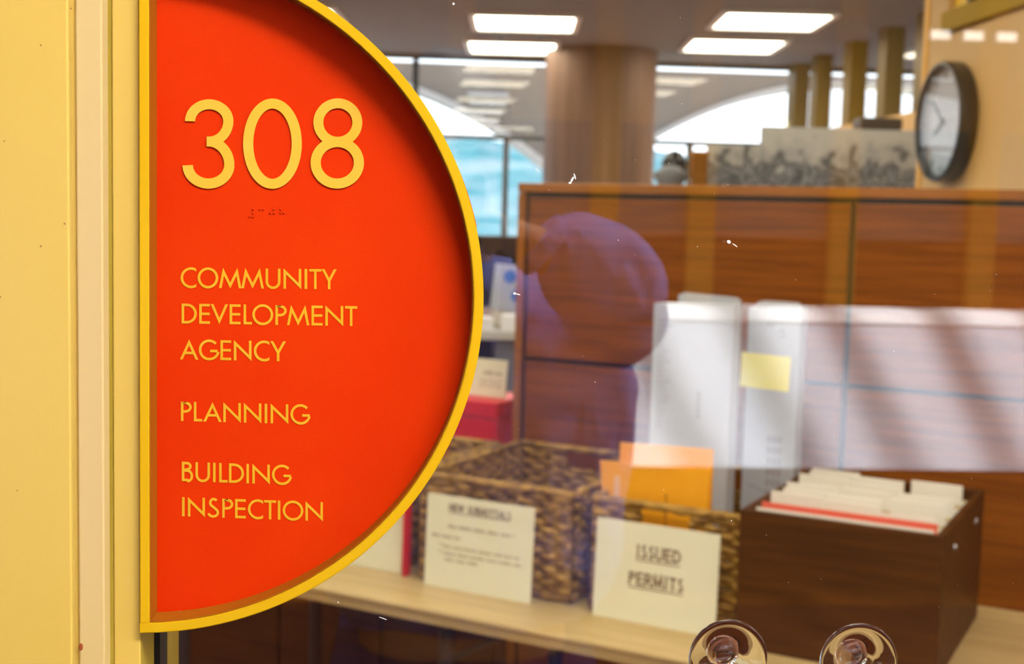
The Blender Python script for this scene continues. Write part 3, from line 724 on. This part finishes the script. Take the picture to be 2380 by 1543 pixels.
# office beyond on the left: counter, screen, tissue box, papers
ct = thing('service_counter', 'pale grey topped counter with dark grey panel left of the wooden partition', 'counter', (.0, 4.2, 0))
obj('worktop', B((-.7, -.02, 1.05), (.42, .55, 1.085), .004), grey_l, ct)
obj('end_panel', B((.262, 0, 0), (.40, .5, 1.05)), grey_d, ct)
obj('back_panel', B((-.7, .3, 0), (.262, .34, 1.05)), black, ct)
mo = thing('monitor', 'black computer screen standing on the grey counter below the window', 'monitor', (.10, 4.62, 1.085))
obj('screen', B((-.33, 0, .06), (.33, .035, .36), .005), blackp, mo)
obj('stand', B((-.04, .01, .0), (.04, .03, .08)), blackp, mo); obj('foot', B((-.1, -.05, 0), (.1, .1, .012), .004), blackp, mo)
tbx = thing('tissue_box', 'white tissue box with blue dots on the grey counter', 'box', (.305, 4.36, 1.085), .35)
tbx.rotation_euler = (0, .10, .25)
obj('carton', B((-.055, -.05, .07), (.055, .05, .25), .003), white_p, tbx)
for x, z in ((-.018, .205), (.022, .13), (.035, .205)):
    obj('blue_dot', lathe([(.026, 0), (.026, -.001), (0, -.001)], 24), paint('blue_dot_ink', (.02, .13, .45, 1)), tbx, loc=(x, -.0502, z))
obj('base_stand', B((-.05, -.045, 0), (.05, .045, .07), .01), beige_d, tbx)
for i, (x, y, s) in enumerate(((.20, 4.22, .10), (.315, 4.22, .055))):
    tag(obj('paper_pile', B((-s / 2, -.03, 0), (s / 2, .05, .05 + .012 * i), .002), paint('bright_white_paper', (.9, .93, .97, 1)), loc=(x, y, 1.086), rotz=.1 - .3 * i), ('wider' if i == 0 else 'narrower') + ' bright white paper pile on the grey counter edge', 'papers', 'paper piles on the counter')

# behind the partition: print boards, post, dark objects
def board(x0, x1, y, z0, z1, label):
    o = thing('print_board', label, 'picture', ((x0 + x1) / 2, y, z0)); hw = (x1 - x0) / 2
    obj('backing_board', B((-hw, .004, 0), (hw, .02, z1 - z0)), white_p, o)
    obj('print', B((-hw + .002, 0, .0), (hw - .002, .004, z1 - z0 - .003)), mural_m, o)
cbn = thing('filing_shelf', 'grey filing shelf hidden behind the wooden partition', 'shelf', (1.55, 4.62, 0))
obj('carcass', B((-.68, -.2, 0), (.52, .2, 1.50), .005), grey_d, cbn); obj('top_panel', B((-.70, -.21, 1.50), (.53, .22, 1.52), .004), grey_l, cbn)
board(1.13, 1.362, 4.50, 1.522, 1.845, 'low black and white landscape print above the partition beside the post')
board(1.362, 2.04, 4.54, 1.522, 1.925, 'tall black and white landscape print above the partition beside the clock')
pk = thing('wooden_post', 'short brown wooden post above the partition left of the prints', 'post', (1.10, 4.52, 1.522))
obj('shaft', B((-.031, -.03, 0), (.031, .03, .27), .004), walnut, pk); obj('cap', B((-.035, -.034, .27), (.035, .034, .29), .006), walnut2, pk)
def lump(name, label, cat, loc, prof, m, sc_=(1, 1, 1)):
    o = tag(obj(name, lathe(prof, 24, axis='z'), m, smooth=True, loc=loc), label, cat); o.scale = sc_; return o
lump('desk_lamp', 'dark rounded desk lamp shade beside the wooden post', 'lamp', (1.025, 4.66, 1.522), [(.035, 0), (.035, .02), (.01, .03), (.01, .18), (.05, .20), (.055, .25), (.03, .29), (0, .30)], blackp)
lump('small_plant', 'small dark leafy ornament left of the desk lamp', 'ornament', (.975, 4.47, 1.522), [(.03, 0), (.045, .08), (.05, .15), (.075, .19), (.03, .225), (0, .23)], grey_d)
t = tag(obj('black_tray', B((-.09, -.06, 0), (.09, .06, .05), .012), blackp, loc=(1.87, 4.60, 1.925)), 'black tray resting on the top of the tall print board', 'tray')

# clock on the side wall
ck = thing('wall_clock', 'round white faced wall clock with deep black case', 'clock', (NX, 2.925, 1.838))
R = .170
obj('case', lathe([(R, 0), (R + .004, -.006), (R + .004, -.046), (R, -.053), (R - .008, -.054), (R - .016, -.046), (R - .018, -.030), (0, -.030)], 64, axis='x'), blackp, ck, smooth=False)
obj('dial', lathe([(R - .016, -.0325), (0, -.0325)], 64, axis='x'), paint('white_clock_dial', (.34, .33, .35, 1), None, .25), ck)
for k in range(12):
    a = math.radians(30 * k); bm = B((-.0345, -.004, R - .045), (-.0330, .004, R - .026))
    bmesh.ops.rotate(bm, cent=(0, 0, 0), matrix=Matrix.Rotation(a, 3, 'X'), verts=bm.verts); obj('hour_mark', bm, black, ck)
for nm, a, l_, w_ in (('hour_hand', 118, .07, .005), ('minute_hand', 52, .105, .0035)):
    bm = B((-.0365, -w_, -.015), (-.0350, w_, l_)); bmesh.ops.rotate(bm, cent=(0, 0, 0), matrix=Matrix.Rotation(math.radians(-a), 3, 'X'), verts=bm.verts); obj(nm, bm, black, ck)
obj('centre_cap', lathe([(.008, -.034), (.008, -.039), (0, -.039)], 16, axis='x'), black, ck)
obj('cover_glass', lathe([(R - .014, -.046), (0, -.0465)], 48, axis='x'), pane('clock_cover', 1.18), ck)

# ceiling lights
n = 0
names = {}
def troffer(x, y, label):
    t = thing('ceiling_light', label, 'ceiling light', (x, y, CEIL), math.radians(-4), 'square fluorescent ceiling lights')
    for a in ((-.30, -.30, -.27, .30), (.27, -.30, .30, .30), (-.27, -.30, .27, -.27), (-.27, .27, .27, .30)):
        obj('frame_bar', B((a[0], a[1], -.02), (a[2], a[3], 0)), lampfr, t)
    obj('diffuser', B((-.268, -.268, -.012), (.268, .268, -.004)), lamp, t)
for x, y, l_ in ((.505, 6.50, 'nearer square ceiling light left of the column top'), (.505, 7.60, 'farther square ceiling light left of the column top'),
                 (1.79, 6.12, 'nearer bright square ceiling light right of the column top'), (1.83, 7.15, 'farther bright square ceiling light right of the column top'),
                 (-.80, 6.50, 'square ceiling light hidden behind the round sign')): troffer(x, y, l_)
for i, x in enumerate((-2.1, -.8, .5)):
    for j, y in enumerate((1.0, 2.3, 3.6, 4.9)): troffer(x, y, 'square ceiling light out of view, %s row from the glass, %s column from the left' % (ORD[j], ORD[i]))
troffer(1.75, 4.5, 'square ceiling light out of view above the landscape prints')
troffer(3.6, 7.0, 'square ceiling light in the next room beyond the clerestory')
troffer(1.02, .8, 'square ceiling light out of view just inside the glass by the clock wall')
for x, y in ((.405, 7.12), (.645, 7.08)):
    s = thing('sprinkler', ('left' if x < .5 else 'right') + ' small sprinkler head on the ceiling between the two left lights', 'sprinkler', (x, y, CEIL), 0, 'ceiling sprinklers')
    obj('rosette', lathe([(.03, 0), (.028, -.006), (.01, -.008), (0, -.008)], 20, axis='z'), chrome, s); obj('head', lathe([(.008, -.008), (.008, -.03), (.016, -.032), (.016, -.036), (0, -.036)], 16, axis='z'), chrome, s)

# ================================================================== THE PERSON WITH THE CAMERA (seen reflected in the glass)
def skin(name, verts, edges, radii, m, parent, root=0, sub=2):
    me = bpy.data.meshes.new(name); me.from_pydata([Vector(v) for v in verts], edges, []); me.materials.append(m)
    o = bpy.data.objects.new(name, me); col.objects.link(o); o.parent = parent
    md = o.modifiers.new('skin', 'SKIN'); md.use_smooth_shade = True
    for i, r in enumerate(radii):
        sv = me.skin_vertices[0].data[i]; sv.radius = r if isinstance(r, tuple) else (r, r); sv.use_root = (i == root)
    sb = o.modifiers.new('sub', 'SUBSURF'); sb.levels = sub; sb.render_levels = sub
    return o
def person():
    P = thing('person', 'person in a lilac shirt raising a camera, reflected in the glass', 'person', (.06, -1.10, 0))
    hd = (-.04, .09, 1.645)
    V_ = [(0, 0, .95), (0, 0, 1.15), (0, .0, 1.36), (-.01, .02, 1.46), (-.02, .05, 1.53), hd, (-.04, .085, 1.71),
          (.18, .0, 1.40), (.185, .185, 1.45), (.09, .235, 1.50),
          (-.20, .0, 1.40), (-.24, .18, 1.36), (-.13, .235, 1.47),
          (.09, 0, .88), (.10, .03, .48), (.10, 0, .09), (.11, .12, .04),
          (-.09, 0, .88), (-.10, .03, .48), (-.10, 0, .09), (-.11, .12, .04)]
    E_ = [(0, 1), (1, 2), (2, 3), (3, 4), (4, 5), (5, 6), (2, 7), (7, 8), (8, 9), (2, 10), (10, 11), (11, 12), (0, 13), (13, 14), (14, 15), (15, 16), (0, 17), (17, 18), (18, 19), (19, 20)]
    R_ = [(.13, .10), (.13, .10), (.14, .10), .055, .055, (.078, .098), (.062, .08), .055, .042, .030, .055, .042, .030, .085, .058, .042, .035, .085, .058, .042, .035]
    # hands: short finger chains that start inside the palm
    def hand(wi, base, tips, rad):
        i0 = len(V_); V_.append(base); E_.append((wi, i0)); R_.append((.034, .022))
        for tip in tips:
            b = Vector(base); t_ = Vector(tip); mid = (b + t_) / 2 + Vector((0, .012, .006))
            a = len(V_); V_.extend([tuple(mid), tip]); R_.extend([rad, rad * .85]); E_.extend([(i0, a), (a, a + 1)])
    hand(9, (.045, .245, 1.515), [(.005, .275, 1.548), (.000, .278, 1.530), (.002, .276, 1.512), (.008, .272, 1.496), (.02, .225, 1.545)], .0095)
    hand(12, (-.10, .255, 1.480), [(-.07, .29, 1.505), (-.062, .292, 1.490), (-.062, .29, 1.476), (-.07, .285, 1.462), (-.09, .24, 1.515)], .0095)
    skin('body', V_, E_, R_, skin_m, P)
    # face details
    for sx in (-1, 1):
        obj('eye', lathe([(0, .011), (.008, .008), (.011, 0), (.008, -.008), (0, -.011)], 16), paint('eye_white', (.8, .8, .8, 1)), P, smooth=True, loc=(hd[0] + sx * .033, hd[1] + .085, 1.65))
        bm = lathe([(0, 0), (.012, .004), (.010, .012), (0, .014)], 12, axis='x'); o = obj('ear', bm, skin_m, P, smooth=True, loc=(hd[0] + sx * .078, hd[1] - .005, 1.64)); o.scale = (sx, 1, 2.2)
    obj('nose', lathe([(0, .045), (.008, .03), (.015, .004), (.012, -.004), (0, -.006)], 12, axis='z'), skin_m, P, smooth=True, loc=(hd[0], hd[1] + .098, 1.61))
    bm = B((-.022, 0, -.004), (.022, .008, .004), .003); obj('mouth', bm, paint('lip', (.5, .16, .13, 1)), P, loc=(hd[0], hd[1] + .083, 1.578))
    bm = lathe([(.094 * math.cos(a), .118 * math.sin(a)) for a in [math.radians(d) for d in range(-5, 90, 10)]] + [(0, .118)], 28, axis='z')
    o = obj('hair', bm, hair_m, P, smooth=True, loc=(hd[0], hd[1] - .018, 1.655)); o.scale = (1, 1.12, 1); o.rotation_euler[0] = .25
    # shirt: torso with both sleeves, wide cuffs
    S_ = [(0, 0, .90), (0, 0, 1.10), (0, 0, 1.30), (0, .01, 1.41), (.185, .0, 1.40), (.212, .09, 1.405), (.185, .185, 1.458), (.132, .225, 1.488), (.085, .236, 1.508),
          (-.20, .0, 1.395), (-.25, .17, 1.35), (-.14, .235, 1.46)]
    SE = [(0, 1), (1, 2), (2, 3), (3, 4), (4, 5), (5, 6), (6, 7), (7, 8), (3, 9), (9, 10), (10, 11)]
    SR = [(.25, .15), (.255, .15), (.295, .15), (.12, .09), .086, .086, .078, .064, .047, .078, .066, .045]
    shirt = skin('shirt', S_, SE, SR, shirt_m, P)
    shirt.modifiers['sub'].levels = shirt.modifiers['sub'].render_levels = 3
    tx = bpy.data.textures.new('cloth_folds', 'CLOUDS'); tx.noise_scale = .13; tx.noise_depth = 1
    dm = shirt.modifiers.new('folds', 'DISPLACE'); dm.texture = tx; dm.strength = .035; dm.mid_level = .5; dm.texture_coords = 'LOCAL'
    obj('cuff', tube((.092, .236, 1.500), (.075, .238, 1.515), .043, 20), shirt_m, P)
    skin('trousers', [(0, 0, .92), (.09, 0, .84), (.10, .03, .48), (.10, 0, .10), (-.09, 0, .84), (-.10, .03, .48), (-.10, 0, .10)], [(0, 1), (1, 2), (2, 3), (0, 4), (4, 5), (5, 6)], [(.17, .12), (.10, .10), .075, .065, (.10, .10), .075, .065], jean_m, P)
    for sx in (-1, 1):
        obj('shoe', B((sx * .11 - .045, -.07, 0), (sx * .11 + .045, .20, .09), .03, seg=3), black, P)
    k = thing('camera', 'black camera held up by the person in the lilac shirt', 'camera', (.0, -.865, 1.55))
    obj('camera_body', B((-.068, -.03, -.045), (.068, .03, .045), .008), blackp, k)
    obj('lens', lathe([(.036, .03), (.036, .066), (.031, .068), (.028, .060), (0, .056)], 32), blackp, k)
    obj('viewfinder', B((-.022, -.03, .045), (.022, .025, .066), .006), blackp, k)
person()
